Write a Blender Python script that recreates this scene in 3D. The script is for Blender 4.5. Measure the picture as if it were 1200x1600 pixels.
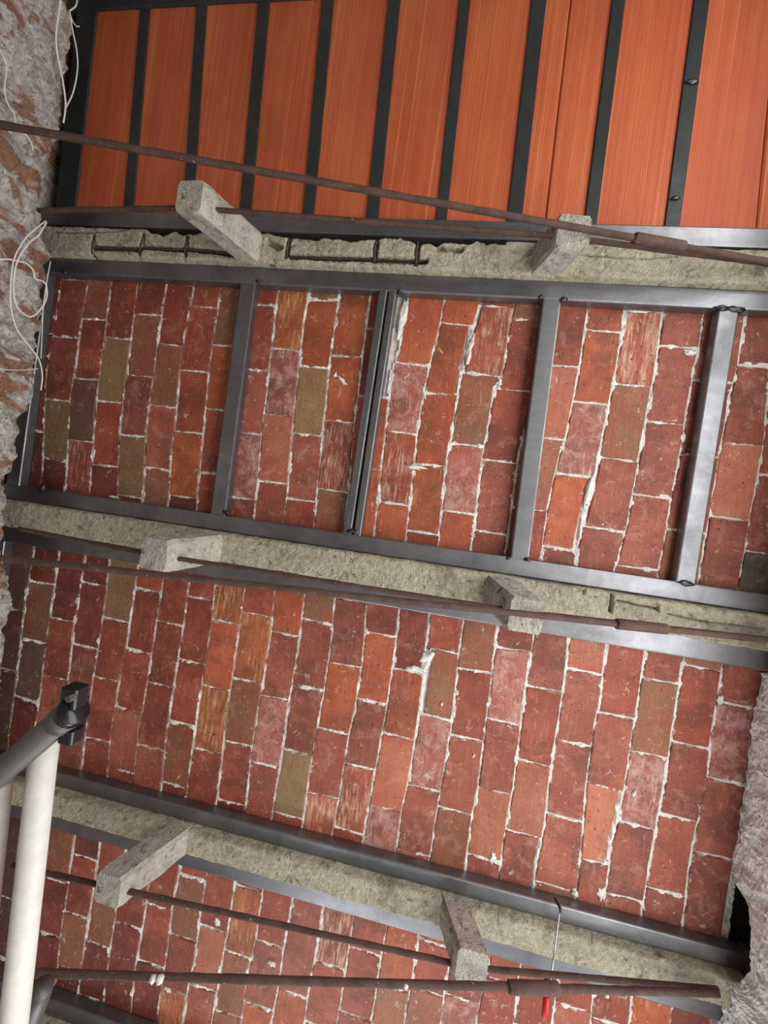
import bpy, math, random
import numpy as np
from mathutils import Vector, Matrix, noise
random.seed(7)
for o in list(bpy.data.objects): bpy.data.objects.remove(o)
S = bpy.context.scene
COL = S.collection

# ------------------------------------------------------------------ camera
# world: X runs along the beams, Y across them (down the photo), Z up; brick ceiling face at z = H
H = 2.90; D = 1.335; F = 600.0
U = -np.array([-4200., -570., F]); U /= np.linalg.norm(U)
V = np.array([-U[1], U[0], 0.]); V /= np.linalg.norm(V)
N = np.cross(U, V)
cam = bpy.data.cameras.new('camera'); cam.sensor_fit = 'HORIZONTAL'; cam.sensor_width = 36; cam.lens = 18
cam.clip_start = 0.02
co = bpy.data.objects.new('camera', cam); COL.objects.link(co)
R = Matrix(((U[0], -U[1], -U[2], 0), (V[0], -V[1], -V[2], 0), (N[0], -N[1], -N[2], H - D), (0, 0, 0, 1)))
co.matrix_world = R
S.camera = co

# ------------------------------------------------------------------ world, daylight, exposure
w = bpy.data.worlds.new('world'); S.world = w; w.use_nodes = True
bg = w.node_tree.nodes['Background']; bg.inputs[0].default_value = (0.75, 0.87, 1.0, 1); bg.inputs[1].default_value = 0.5
def area(name, loc, target, sx, sy, power, col):
    l = bpy.data.lights.new(name, 'AREA'); l.shape = 'RECTANGLE'; l.size = sx; l.size_y = sy; l.energy = power; l.color = col
    o = bpy.data.objects.new(name, l); COL.objects.link(o); o.location = loc
    o.rotation_euler = (Vector(target) - Vector(loc)).to_track_quat('-Z', 'Y').to_euler()
    return o
# daylight entering by the opening in the right wall and by the one in the front wall
area('daylight_right_opening', (1.00, 0.0, 1.92), (-1.2, 0.0, 2.05), 3.9, 1.2, 66, (1.0, 0.985, 0.96))
area('daylight_front_opening', (-0.10, 3.90, 1.75), (1.02, 1.35, 2.65), 1.5, 1.6, 52, (1.0, 0.985, 0.96))
# sun through the front doorway: it only reaches the floor, which throws light up at the right half of the ceiling
sl = bpy.data.lights.new('sun', 'SUN'); sl.energy = 6; sl.angle = math.radians(.6); sl.color = (1, .97, .92)
so = bpy.data.objects.new('sun', sl); COL.objects.link(so); so.location = (.5, 5, 5)
so.rotation_euler = Vector((.30, -.72, -.66)).to_track_quat('-Z', 'Y').to_euler()
S.view_settings.view_transform = 'Standard'; S.view_settings.look = 'None'
S.view_settings.exposure = -0.06; S.view_settings.gamma = 1; S.view_settings.use_curve_mapping = False

# ------------------------------------------------------------------ helpers
def uv(px, py, w=0.):
    "ceiling-plane coordinates (u along the beams, v across) of a sight line at depth w below the bricks"
    r = np.array([px - 600., py - 800., F]); p = r * ((D - w) / (r @ N))
    return float(p @ U), float(p @ V)
def at(px, py, w=0.):
    a = uv(px, py, w); return Vector((a[0], a[1], H - w))
def on_u(px, py, u):
    r = np.array([px - 600., py - 800., F]); p = r * (u / (r @ U)); return Vector((u, float(p @ V), H - D + float(p @ N)))
def fr(x, y, z, o=4, h=1.0): return noise.fractal(Vector((x, y, z)), h, 2.1, o)
def obj(name, vs, fs, mat, parent=None, loc=(0, 0, 0), smooth=False):
    me = bpy.data.meshes.new(name); me.from_pydata([tuple(v) for v in vs], [], fs); me.update()
    me.materials.append(mat)
    if smooth: me.polygons.foreach_set('use_smooth', [True] * len(me.polygons))
    o = bpy.data.objects.new(name, me); COL.objects.link(o); o.location = loc
    if parent: o.parent = parent
    return o
def tag(o, label=None, cat=None, group=None, kind=None):
    if label: o['label'] = label
    if cat: o['category'] = cat
    if group: o['group'] = group
    if kind: o['kind'] = kind
    return o
def empty(name, loc, label, cat, group=None):
    o = bpy.data.objects.new(name, None); COL.objects.link(o); o.location = loc; o.empty_display_size = 0.1
    return tag(o, label, cat, group)
def part(name, vs, fs, mat, root, smooth=False):
    "mesh given in world coordinates, parented to an Empty that only has a location"
    L = Vector(root.location); c = sum((Vector(v) for v in vs), Vector()) / len(vs)
    o = obj(name, [Vector(v) - c for v in vs], fs, mat, root, c - L, smooth)
    return o
def grid_faces(nu, nv, off=0, flip=False):
    f = []
    for i in range(nu - 1):
        for j in range(nv - 1):
            a = off + i * nv + j; q = (a, a + 1, a + nv + 1, a + nv)
            f.append(q[::-1] if flip else q)
    return f
def bevel_sec(a0, a1, b0, b1, r):
    k = r * 0.3
    return [(a0 + r, b0), (a1 - r, b0), (a1 - k, b0 + k), (a1, b0 + r), (a1, b1 - r), (a1 - k, b1 - k), (a1 - r, b1), (a0 + r, b1), (a0 + k, b1 - k), (a0, b1 - r), (a0, b0 + r), (a0 + k, b0 + k)]
def prism(p0, p1, sec):
    "closed prism: section (side, up) swept from p0 to p1"
    p0 = Vector(p0); p1 = Vector(p1); d = (p1 - p0).normalized(); up = Vector((0, 0, 1)); s = d.cross(up).normalized(); up = s.cross(d)
    n = len(sec); vs = [p + s * a + up * b for p in (p0, p1) for a, b in sec]
    fs = [(i, (i + 1) % n, n + (i + 1) % n, n + i) for i in range(n)] + [tuple(range(n))[::-1], tuple(range(n, 2 * n))]
    return vs, fs
def tube(pts, r, seg=10, rough=0., caps=True, seed=0., sub=None):
    pts = [Vector(p) for p in pts]
    if sub:
        q = []
        for a, b in zip(pts[:-1], pts[1:]):
            n = max(1, int((b - a).length / sub))
            q += [a.lerp(b, i / n) for i in range(n)]
        pts = q + [pts[-1]]
    vs = []; fs = []; nrm = None
    for i, p in enumerate(pts):
        d = (pts[min(i + 1, len(pts) - 1)] - pts[max(i - 1, 0)]).normalized()
        if nrm is None: nrm = d.orthogonal().normalized()
        nrm = (nrm - d * nrm.dot(d)).normalized(); b = d.cross(nrm)
        ri = r[i] if isinstance(r, (list, tuple)) else r
        for k in range(seg):
            a = 2 * math.pi * k / seg; e = nrm * math.cos(a) + b * math.sin(a)
            rr = ri * (1 + (rough * fr(p.x * 40 + seed, p.y * 40 + e.x * 2, p.z * 40 + e.z * 2, 2) if rough else 0))
            vs.append(p + e * rr)
    for i in range(len(pts) - 1):
        for k in range(seg):
            a = i * seg + k; c = i * seg + (k + 1) % seg; fs.append((a, c, c + seg, a + seg))
    if caps: fs += [tuple(range(seg))[::-1], tuple(range(len(vs) - seg, len(vs)))]
    return vs, fs
def smooth_path(pts, n=6):
    pts = [Vector(p) for p in pts]; out = []
    for i in range(len(pts) - 1):
        a, b = pts[i], pts[i + 1]; p = pts[i - 1] if i else a; q = pts[i + 2] if i + 2 < len(pts) else b
        for k in range(n):
            t = k / n
            out.append(0.5 * ((2 * a) + (b - p) * t + (2 * p - 5 * a + 4 * b - q) * t * t + (3 * a - p - 3 * b + q) * t ** 3))
    return out + [pts[-1]]
def blob(c, r, amp=.35, seed=0, seg=10, ring=7):
    vs = [Vector(c) + Vector((0, 0, r[2]))]; fs = []
    for i in range(1, ring):
        t = math.pi * i / ring
        for k in range(seg):
            a = 2 * math.pi * k / seg; e = Vector((math.sin(t) * math.cos(a), math.sin(t) * math.sin(a), math.cos(t)))
            s = 1 + amp * noise.noise(e * 1.7 + Vector((seed, seed * 2, 0)))
            vs.append(Vector(c) + Vector((e.x * r[0], e.y * r[1], e.z * r[2])) * s)
    vs.append(Vector(c) - Vector((0, 0, r[2])))
    for k in range(seg): fs.append((0, 1 + k, 1 + (k + 1) % seg))
    for i in range(ring - 2):
        for k in range(seg):
            a = 1 + i * seg + k; b = 1 + i * seg + (k + 1) % seg; fs.append((a, a + seg, b + seg, b))
    m = len(vs) - 1; o = 1 + (ring - 2) * seg
    for k in range(seg): fs.append((m, o + (k + 1) % seg, o + k))
    return vs, fs

# ------------------------------------------------------------------ materials
class NT:
    def __init__(s, name):
        s.m = bpy.data.materials.new(name); s.m.use_nodes = True; s.t = s.m.node_tree; s.b = s.t.nodes['Principled BSDF']
        s.b.inputs['Roughness'].default_value = .8
    def n(s, typ, ins=None, **kw):
        nd = s.t.nodes.new(typ)
        for k, v in kw.items(): setattr(nd, k, v)
        for k, v in (ins or {}).items():
            if hasattr(v, 'is_output'): s.t.links.new(v, nd.inputs[k])
            else: nd.inputs[k].default_value = v
        return nd
    def coord(s, rand=True, scale=(1, 1, 1)):
        tc = s.n('ShaderNodeTexCoord'); v = tc.outputs['Object']
        if rand:
            oi = s.n('ShaderNodeObjectInfo')
            mul = s.n('ShaderNodeMath', {0: oi.outputs['Random'], 1: 37.0}, operation='MULTIPLY')
            cx = s.n('ShaderNodeCombineXYZ', {0: mul.outputs[0], 1: mul.outputs[0], 2: mul.outputs[0]})
            v = s.n('ShaderNodeVectorMath', {0: v, 1: cx.outputs[0]}, operation='ADD').outputs[0]
        return v
    def stretch(s, v, scale): return s.n('ShaderNodeVectorMath', {0: v, 1: scale}, operation='MULTIPLY').outputs[0]
    def noise(s, v, scale, detail=5, rough=.6, dist=0.):
        return s.n('ShaderNodeTexNoise', {'Vector': v, 'Scale': scale, 'Detail': detail, 'Roughness': rough, 'Distortion': dist}).outputs[0]
    def ramp(s, f, a, b, lo=0., hi=1.):
        return s.n('ShaderNodeMapRange', {0: f, 1: a, 2: b, 3: lo, 4: hi}, clamp=True).outputs[0]
    def mul(s, a, b): return s.n('ShaderNodeMath', {0: a, 1: b}, operation='MULTIPLY').outputs[0]
    def add(s, a, b): return s.n('ShaderNodeMath', {0: a, 1: b}, operation='ADD').outputs[0]
    def mix(s, f, a, b, mode='MIX'):
        nd = s.n('ShaderNodeMix', data_type='RGBA', blend_type=mode)
        for i, v in ((0, f), (6, a), (7, b)):
            if hasattr(v, 'is_output'): s.t.links.new(v, nd.inputs[i])
            else: nd.inputs[i].default_value = v if i == 0 else (*v[:3], 1)
        return nd.outputs[2]
    def out(s, col=None, rough=None, bump=None, bs=.4, bd=.002, metal=None):
        L = s.t.links
        def put(k, v):
            if hasattr(v, 'is_output'): L.new(v, s.b.inputs[k])
            else: s.b.inputs[k].default_value = (*v, 1) if isinstance(v, tuple) else v
        if col is not None: put('Base Color', col)
        if rough is not None: put('Roughness', rough)
        if metal is not None: put('Metallic', metal)
        if bump is not None:
            b = s.n('ShaderNodeBump', {'Height': bump, 'Strength': bs, 'Distance': bd}); L.new(b.outputs[0], s.b.inputs['Normal'])
        return s.m
def brick_mat(name, base, second, wash=.25, streak=.2, streak_col=(.70, .50, .36), wash_col=(.45, .21, .145), third=None):
    t = NT(name); c = t.coord(); third = third or (base[0] * .55, base[1] * .75, base[2] * .9)
    big = t.noise(c, 7, 6, .65, .4); col = t.mix(t.ramp(big, .42, .58), base, second)
    b3 = t.noise(t.stretch(c, (.8, 1.1, 1)), 6.0, 7, .72, .3); col = t.mix(t.ramp(b3, .47, .62, 0, .85), col, third)
    oi = t.n('ShaderNodeObjectInfo'); val = t.ramp(oi.outputs['Random'], 0, 1, .80, 1.16)
    col = t.n('ShaderNodeHueSaturation', {'Value': val, 'Color': col, 'Saturation': .97}).outputs[0]
    fib = t.noise(t.stretch(c, (1.0, .05, 1.0)), 210, 4, .65)            # drag lines of the extruded clay
    col = t.mix(t.ramp(fib, .38, .72, 0, .40), col, (base[0] * .45, base[1] * .4, base[2] * .4))
    patch = t.noise(c, 19, 9, .75, .4); pm = t.ramp(patch, .57 - .14 * wash, .72 - .16 * wash, 0, min(.85, .42 + .6 * wash))
    col = t.mix(pm, col, wash_col)
    st = t.noise(t.stretch(c, (1, .10, 1)), 120, 7, .72, .3); ar = t.noise(c, 9, 5, .6, .6)
    sm = t.mul(t.ramp(st, .57 - .08 * streak, .66), t.ramp(ar, .58 - .16 * streak, .72 - .12 * streak))
    col = t.mix(t.mul(sm, min(.8, .35 + .5 * streak)), col, streak_col)
    scr = t.noise(c, 30, 9, .8, .6); col = t.mix(t.ramp(scr, .60, .655, 0, .72), col, (.66, .58, .52))   # lime splashes
    sp = t.noise(c, 95, 2, .5); col = t.mix(t.ramp(sp, .735, .77, 0, .8), col, (.72, .68, .62))
    pit = t.noise(c, 115, 3, .5); col = t.mix(t.ramp(pit, .36, .29, 0, .9), col, (.04, .018, .012))
    g = t.n('ShaderNodeSeparateXYZ', {0: t.n('ShaderNodeTexCoord').outputs['Generated']})                # mortar smeared over the arrises
    def edge(o, k): return t.mul(t.n('ShaderNodeMath', {0: .5, 1: t.n('ShaderNodeMath', {0: t.n('ShaderNodeMath', {0: o, 1: .5}, operation='SUBTRACT').outputs[0]}, operation='ABSOLUTE').outputs[0]}, operation='SUBTRACT').outputs[0], k)
    ed = t.n('ShaderNodeMath', {0: edge(g.outputs[0], .11), 1: edge(g.outputs[1], .24)}, operation='MINIMUM').outputs[0]
    en = t.noise(c, 34, 6, .7); em = t.ramp(t.n('ShaderNodeMath', {0: t.mul(t.ramp(en, .42, .75), .011), 1: ed}, operation='SUBTRACT').outputs[0], .0, .004, 0, .75)
    col = t.mix(em, col, (.60, .53, .47))
    h = t.add(t.mul(fib, .5), t.add(t.mul(patch, 1.0), t.add(t.mul(pm, .3), t.mul(em, .6))))
    return t.out(col, t.ramp(patch, .3, .8, .58, .85), h, .45, .003)
BM = {
 'd': brick_mat('brick_dark_red', (.175, .030, .017), (.225, .045, .024), .06, .10),
 'r': brick_mat('brick_red', (.27, .045, .020), (.34, .070, .032), .20, .25),
 'o': brick_mat('brick_orange', (.38, .070, .020), (.45, .105, .032), .12, .35, (.74, .48, .30)),
 'p': brick_mat('brick_pink', (.285, .058, .030), (.335, .084, .046), .42, .28, (.64, .48, .40), (.41, .19, .135)),
 'w': brick_mat('brick_whitewashed', (.32, .075, .047), (.37, .115, .082), .72, .75, (.68, .54, .47), (.48, .26, .22)),
 's': brick_mat('brick_streaked', (.32, .052, .022), (.38, .080, .034), .22, 1.3, (.74, .52, .37)),
 'y': brick_mat('brick_golden', (.34, .072, .018), (.44, .125, .034), .15, 1.15, (.74, .46, .22)),
 'n': brick_mat('brick_brown', (.27, .075, .032), (.31, .10, .046), .20, .20, third=(.20, .11, .055)),
 't': brick_mat('brick_tan', (.255, .155, .065), (.30, .18, .08), .12, .15, (.55, .42, .3), (.38, .26, .18), (.27, .11, .05)),
 'k': brick_mat('brick_olive', (.105, .062, .035), (.14, .070, .042), .10, .08, third=(.14, .040, .028)),
 'b': brick_mat('brick_salmon', (.39, .115, .055), (.44, .15, .075), .30, .25, third=(.35, .075, .038)),
 'g': brick_mat('brick_sooty', (.07, .065, .06), (.22, .13, .09), .10, .05),
}
def m_mortar():
    t = NT('mortar'); c = t.coord(False)
    a = t.noise(c, 30, 8, .7); b = t.noise(c, 160, 4, .6)
    col = t.mix(t.ramp(a, .35, .65), (.52, .48, .43), (.84, .82, .78))
    col = t.mix(t.ramp(b, .36, .28, 0, .8), col, (.12, .09, .07))
    return t.out(col, .9, t.add(a, t.mul(b, .6)), .8, .004)
def m_concrete(name, c1, c2, c3):
    t = NT(name); c = t.coord(False)
    a = t.noise(c, 7, 6, .65); b = t.noise(c, 70, 5, .65); s = t.noise(c, 190, 2, .5)
    col = t.mix(t.ramp(a, .35, .65), c1, c2); col = t.mix(t.ramp(b, .45, .7, 0, .75), col, c3)
    col = t.mix(t.ramp(s, .68, .74, 0, .8), col, (.72, .69, .6)); col = t.mix(t.ramp(s, .34, .27, 0, .75), col, (.07, .06, .05))
    d_ = t.noise(c, 42, 6, .7, .15); col = t.mix(t.ramp(d_, .45, .34, 0, .85), col, (.11, .095, .07)); e_ = t.noise(c, 4.5, 7, .75, .6); col = t.mix(t.ramp(e_, .56, .66, 0, .6), col, (.15, .135, .105))
    return t.out(col, .92, t.add(t.mul(b, 1.2), t.add(t.mul(s, .7), d_)), 1.0, .006)
def m_steel(name, base, rough, metal, dirt=.5):
    t = NT(name); c = t.coord(True)
    a = t.noise(c, 5, 6, .7, .5); l = t.noise(t.stretch(c, (.06, .06, 1) if False else (.1, .6, 1)), 60, 4, .6)
    col = t.mix(t.ramp(a, .35, .7), base, tuple(x * (1 - dirt) for x in base))
    return t.out(col, t.add(t.ramp(a, .3, .7, rough - .08, rough + .1), t.ramp(l, .3, .7, -.05, .05)), l, .08, .001, metal)
def m_rust():
    t = NT('rust'); c = t.coord(False)
    a = t.noise(c, 22, 7, .7); b = t.noise(c, 120, 4, .6)
    col = t.mix(t.ramp(a, .35, .65), (.042, .024, .018), (.10, .052, .036)); col = t.mix(t.ramp(b, .68, .74, 0, .9), col, (.6, .54, .48))
    return t.out(col, .82, b, .6, .002)
def m_terracotta():
    t = NT('terracotta_plank'); c = t.coord(True)
    rib = t.n('ShaderNodeTexNoise', {'Vector': t.stretch(c, (1, .004, 1)), 'Scale': 70., 'Detail': 5., 'Roughness': .75}).outputs[0]
    big = t.noise(t.stretch(c, (1, .22, 1)), 8, 4, .6); fine = t.noise(c, 60, 5, .6)
    col = t.mix(t.ramp(big, .35, .68), (.47, .092, .028), (.57, .150, .046))
    col = t.mix(t.ramp(rib, .40, .62, .5, 0), col, (.32, .052, .018)); col = t.mix(t.ramp(rib, .58, .70, 0, .35), col, (.62, .29, .15))
    col = t.mix(t.ramp(t.noise(t.stretch(c, (1, .3, 1)), 5, 3, .5), .60, .66, 0, .45), col, (.34, .070, .035))
    col = t.mix(t.ramp(fine, .74, .78, 0, .6), col, (.75, .6, .5))
    wv = t.n('ShaderNodeTexWave', {'Vector': c, 'Scale': 42., 'Distortion': .6, 'Detail': 1.}, wave_type='BANDS', bands_direction='X').outputs[1]
    return t.out(col, .62, t.add(t.mul(wv, .5), rib), .35, .002)
def m_rubble(name, cols, patchcol, pt=(.56, .62), bd=.014):
    t = NT(name); c = t.coord(False)
    a = t.noise(c, 6, 9, .7, .5); b = t.noise(c, 38, 7, .7); s = t.noise(c, 120, 3, .6)
    col = t.mix(t.ramp(a, .35, .65), cols[0], cols[1]); col = t.mix(t.ramp(b, .45, .68, 0, .8), col, cols[2])
    p = t.noise(t.stretch(c, (1, .9, .55)), 9.0, 4, .6, .8)
    pc = t.mix(t.ramp(b, .4, .65), patchcol[0], patchcol[1])
    p2 = t.noise(t.stretch(c, (1, 1.6, .5)), 5.0, 3, .6, .6); pc = t.mix(t.ramp(p2, .45, .55), pc, tuple((a + b) / 2 for a, b in zip(patchcol[1], (.42, .25, .12))))
    col = t.mix(t.ramp(p, pt[0], pt[1], 0, .9), col, pc)
    col = t.mix(t.ramp(s, .40, .32, 0, .75), col, tuple(x * .22 for x in cols[0])); hl = t.noise(c, 55, 4, .6, .5); col = t.mix(t.ramp(hl, .36, .29, 0, .85), col, tuple(x * .2 for x in cols[0]))
    return t.out(col, .95, t.add(t.mul(b, 1.4), t.mul(s, .9)), 1.0, bd)
def plain(name, col, rough=.6, metal=0., bump=0):
    t = NT(name); c = t.coord(True); a = t.noise(c, 40, 5, .6)
    cc = t.mix(t.ramp(a, .35, .7), col, tuple(x * .86 for x in col))
    return t.out(cc, rough, a, .06 if not bump else bump, .002, metal)
M_MORTAR = m_mortar()
M_CONC = m_concrete('beam_concrete', (.29, .262, .180), (.43, .39, .28), (.56, .52, .40))
M_STRUT = m_concrete('strut_concrete', (.33, .305, .245), (.45, .42, .345), (.56, .53, .46))
M_STEEL = m_steel('mill_steel', (.27, .275, .29), .40, .90, .45)
M_JOIST = m_steel('black_joist_steel', (.045, .050, .052), .5, .4, .4)
M_WELD = m_steel('weld_metal', (.10, .10, .105), .35, .9, .6)
M_RUST = m_rust()
M_CLAY = m_terracotta()
M_WALL_L = m_rubble('rubble_wall', ((.32, .30, .275), (.62, .585, .53), (.86, .83, .77)), ((.40, .17, .07), (.20, .07, .045)), (.52, .57))
M_WALL_R = m_rubble('limewashed_rubble', ((.86, .86, .87), (.93, .93, .93), (.95, .95, .95)), ((.70, .69, .67), (.80, .79, .77)), (.66, .74), .006)
M_PLASTER = plain('plaster', (.30, .285, .265), .9)
M_FLOOR = plain('concrete_floor', (.42, .41, .39), .85)
M_SLAB = plain('dark_slab', (.10, .095, .09), .95)
M_WHITE = plain('white_painted_tube', (.74, .73, .68), .5)
M_GALV = m_steel('galvanised_tube', (.12, .116, .11), .5, .4, .3)
M_BLACK = plain('black_coupler', (.012, .012, .014), .25)
M_CABLE = plain('white_cable', (.70, .68, .62), .6)
M_RED = plain('red_grip', (.55, .008, .018), .4)
M_CHROME = m_steel('bright_shaft', (.55, .55, .56), .3, 1., .1)

# ------------------------------------------------------------------ room shell
def boxm(x0, x1, y0, y1, z0, z1):
    vs = [(x, y, z) for x in (x0, x1) for y in (y0, y1) for z in (z0, z1)]
    fs = [(0, 1, 3, 2), (4, 6, 7, 5), (0, 4, 5, 1), (2, 3, 7, 6), (0, 2, 6, 4), (1, 5, 7, 3)]
    return vs, fs
def joinm(*ms):
    vs = []; fs = []
    for v, f in ms:
        o = len(vs); vs += list(v); fs += [tuple(i + o for i in q) for q in f]
    return vs, fs
UL = -1.52; UR = 1.022; VB = -2.75; VF = 2.95
tag(obj('floor', *boxm(-1.9, 1.5, VB - .2, VF + .2, -.1, 0), M_FLOOR), 'bare concrete floor of the room', 'floor', kind='structure')
tag(obj('wall_back', *boxm(-1.9, 1.5, VB - .2, VB, 0, H + .1), M_PLASTER), 'plain plaster wall behind the clay plank bay', 'wall', kind='structure')
# front wall keeps an opening for the daylight
tag(obj('wall_front', *joinm(boxm(-1.9, -1.0, VF, VF + .2, 0, H + .1), boxm(1.05, 1.5, VF, VF + .2, 0, H + .1), boxm(-1.0, 1.05, VF, VF + .2, 2.78, H + .1)), M_PLASTER),
    'plaster wall with a window opening beyond the lowest bay', 'wall', kind='structure')
# unseen slab added above bricks and planks to keep outside light from leaking in
tag(obj('ceiling', *boxm(-1.9, 1.5, VB - .2, VF + .2, H + .10, H + .18), M_SLAB), 'added light-blocking slab above the whole brick and plank ceiling', 'ceiling', kind='structure')

def wall_field(name, face, sgn, v0, v1, top, bottom, mat, amp, label, step=.011, blocks=(), ret=.030):
    "rough broken wall: face(v,z)->u offset; ragged top; solid down to the floor"
    nv = int((v1 - v0) / step) + 1; rows = 78
    vs = []
    for i in range(nv):
        v = v0 + (v1 - v0) * i / (nv - 1); tz = H - top(v)
        for j in range(rows):
            f = j / (rows - 1); z = tz - (tz - (H - bottom)) * f ** 1.15
            d = amp * fr(v * 5.5, z * 5.5, 3.1, 7, .75) + amp * .75 * fr(v * 24, z * 24, 9.1, 4, .6)
            k_ = noise.noise(Vector((v * 34, z * 20, 7.7))); d -= amp * 1.1 * max(0, k_ - .28)
            edge = max(0, 1 - (tz - z) / .05); d -= ret * edge ** 2
            vs.append((face + sgn * d, v + .006 * fr(v * 30, z * 30, 5., 2), z))
    fs = grid_faces(nv, rows, 0, sgn < 0)
    # top ledge back into the wall
    n0 = len(vs); back = face - sgn * .20
    for i in range(nv):
        a = vs[i * rows]; vs.append((back, a[1], a[2] + .015 * fr(a[1] * 9, 1, 1, 3)))
    for i in range(nv - 1):
        q = (i * rows, (i + 1) * rows, n0 + i + 1, n0 + i); fs.append(q if sgn > 0 else q[::-1])
    for b in blocks:
        bv, bf = b; o = len(vs); vs += bv; fs += [tuple(k + o for k in q) for q in bf]
    return tag(obj(name, vs, fs, mat), label, 'wall', kind='structure')
# broken top edge of the left wall, read off the photograph at the wall's own plane
edgeL = [on_u(x, y, UL) for x, y in [(116, -40), (120, 20), (122, 45), (118, 90), (108, 150), (102, 190), (104, 212), (90, 235), (82, 275), (75, 315), (70, 350), (78, 385), (82, 402), (75, 440), (72, 500), (68, 545), (60, 580), (58, 620), (42, 655), (36, 700), (18, 745), (20, 785), (8, 830), (12, 880), (26, 905), (27, 945), (16, 1000), (8, 1060), (8, 1090), (2, 1120)]]
ev = [p.y for p in edgeL]; ew = [H - p.z for p in edgeL]
def topL(v):
    if v < ev[0]: return ew[0]
    if v > ev[-1]: return .10
    return float(np.interp(v, ev, ew)) + .008 * fr(v * 28, 2, 2, 4)
wall_field('wall_left', UL, 1, VB, VF, topL, 1.15, M_WALL_L, .022, 'ragged grey rubble wall with orange brick patches at the left edge', .011,
           [boxm(-1.9, UL - .03, VB, VF, 0, H - 1.13), boxm(-1.9, UL - .21, VB, VF, 1.7, H + .1)])
edgeR = [(-1.95, .0), (-1.88, .0), (-1.86, .045), (-1.80, .045), (-1.78, .0), (-1.03, .0), (-1.01, .075), (-.75, .075), (-.73, .0), (.08, .0), (.09, .075), (.31, .075), (.325, .003), (.338, .004), (.515, .002), (.70, .002), (.80, .0), (.90, .0), (.965, .01), (.99, .06), (1.03, .088), (1.10, .10), (1.168, .095), (1.20, .08), (1.225, .04), (1.25, .004), (1.45, .003), (1.75, .003), (2.9, .003)]
def topR(v): return float(np.interp(v, [a for a, b in edgeR], [b for a, b in edgeR])) + .006 * fr(v * 26, 4, 2, 4)
wall_field('wall_right', UR, -1, -1.95, VF, topR, .34, M_WALL_R, .011, 'white limewashed rubble wall at the lower right corner', .010,
           [boxm(UR + .03, 1.5, -1.95, VF, H - .34, H - .30), boxm(UR + .21, 1.5, -1.95, VF, H - .33, H + .1), boxm(UR, 1.5, VB, -1.95, 0, H + .1),
            boxm(UR, 1.5, -1.95, 2.65, 0, 1.30), boxm(UR, 1.5, 2.65, VF, 0, H - .34)], ret=.006)

# ------------------------------------------------------------------ brick bays
def lines(*ls): return [[tuple(q) for q in l] for l in ls]
P2L = lines(
 [(57,436),(32,585),(25,750)],
 [(97,436),(72,585),(69,664),(65,750)], [(139,433),(128,497),(116,593),(110,627),(105,720),(102,760)], [(175,440),(164,527),(153,601),(147,680),(141,768)],
 [(217,440),(205,527),(197,591),(187,680),(184,773)], [(261,436),(252,495),(239,593),(229,665),(223,779)], [(303,449),(291,513),(280,593),(275,655),(269,704),(264,781)],
 [(347,444),(333,527),(324,601),(320,655),(315,701),(307,792)], [(392,446),(352,800)], [(437,449),(431,481),(423,563),(411,660),(405,737),(397,806)],
 [(483,450),(473,510),(467,577),(459,657),(451,753),(444,814)], [(531,457),(520,537),(513,590),(507,657),(504,683),(491,822)], [(579,457),(567,550),(559,617),(553,665),(544,769),(537,830)],
 [(640,461),(622,555),(613,580),(607,627),(602,675),(592,767),(585,833)], [(696,467),(687,509),(671,573),(663,611),(652,675),(647,732),(637,815),(633,844)],
 [(751,469),(736,520),(720,589),(715,621),(705,677),(697,727),(691,793),(685,849)], [(805,472),(796,509),(787,579),(773,605),(761,675),(753,713),(744,799),(736,857)],
 [(858,475),(835,600),(819,673),(808,721),(797,807),(789,865)], [(920,474),(905,573),(896,621),(884,682),(872,720),(856,793),(845,873)],
 [(977,481),(972,527),(955,615),(940,687),(929,746),(912,810),(903,861),(900,885)], [(1036,487),(1024,583),(1016,621),(1003,692),(989,770),(979,826),(965,877),(960,893)],
 [(1100,490),(1091,549),(1076,623),(1066,690),(1051,770),(1040,837),(1029,893)], [(1163,503),(1151,581),(1141,615),(1129,687),(1123,717),(1109,797),(1093,898)],
 [(1215,530),(1203,590),(1194,695),(1173,805),(1163,863),(1151,922)], [(1280,540),(1258,700),(1215,925)])
P2J = [([520, 672], 'ddd'), ([437, 527, 625, 719], 'dpptd'), ([499, 593, 689], 'nrks'), ([437, 529, 628, 728], 'drtrd'), ([491, 588, 681, 776], 'rnptd'),
 ([443, 539, 635, 732], 'drnpn'), ([480, 580, 676, 776], 'rrrod'), ([444, 541, 641, 741], 'dnorr'), ([477, 578, 677, 778], 'rrpwp'), ([546, 649, 754], 'ywbp'),
 ([469, 574, 679, 782], 'notpr'), ([455, 557, 659, 766], 'doosn'), ([515, 621, 731], 'rroo'), ([463, 569, 676, 787], 'dowso'), ([507, 616, 727, 832], 'oooor'),
 ([479, 585, 695, 801], 'rsnwo'), ([499, 609, 721, 832], 'nrrpr'), ([571, 684, 796], 'rbnr'), ([517, 629, 743, 857], 'rowop'), ([485, 602, 718, 827], 'rsnpp'),
 ([542, 661, 775, 887], 'ppppp'), ([595, 713, 830], 'prrn'), ([571, 694, 810], 'ppbp'), ([625, 743, 865], 'pppg')]
P2G = {(12, 0): (0, 20), (12, 1): (0, 14), (14, 1): (0, 5), (15, 1): (4, 0), (18, 3): (0, 7), (19, 3): (3, 0)}
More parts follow.
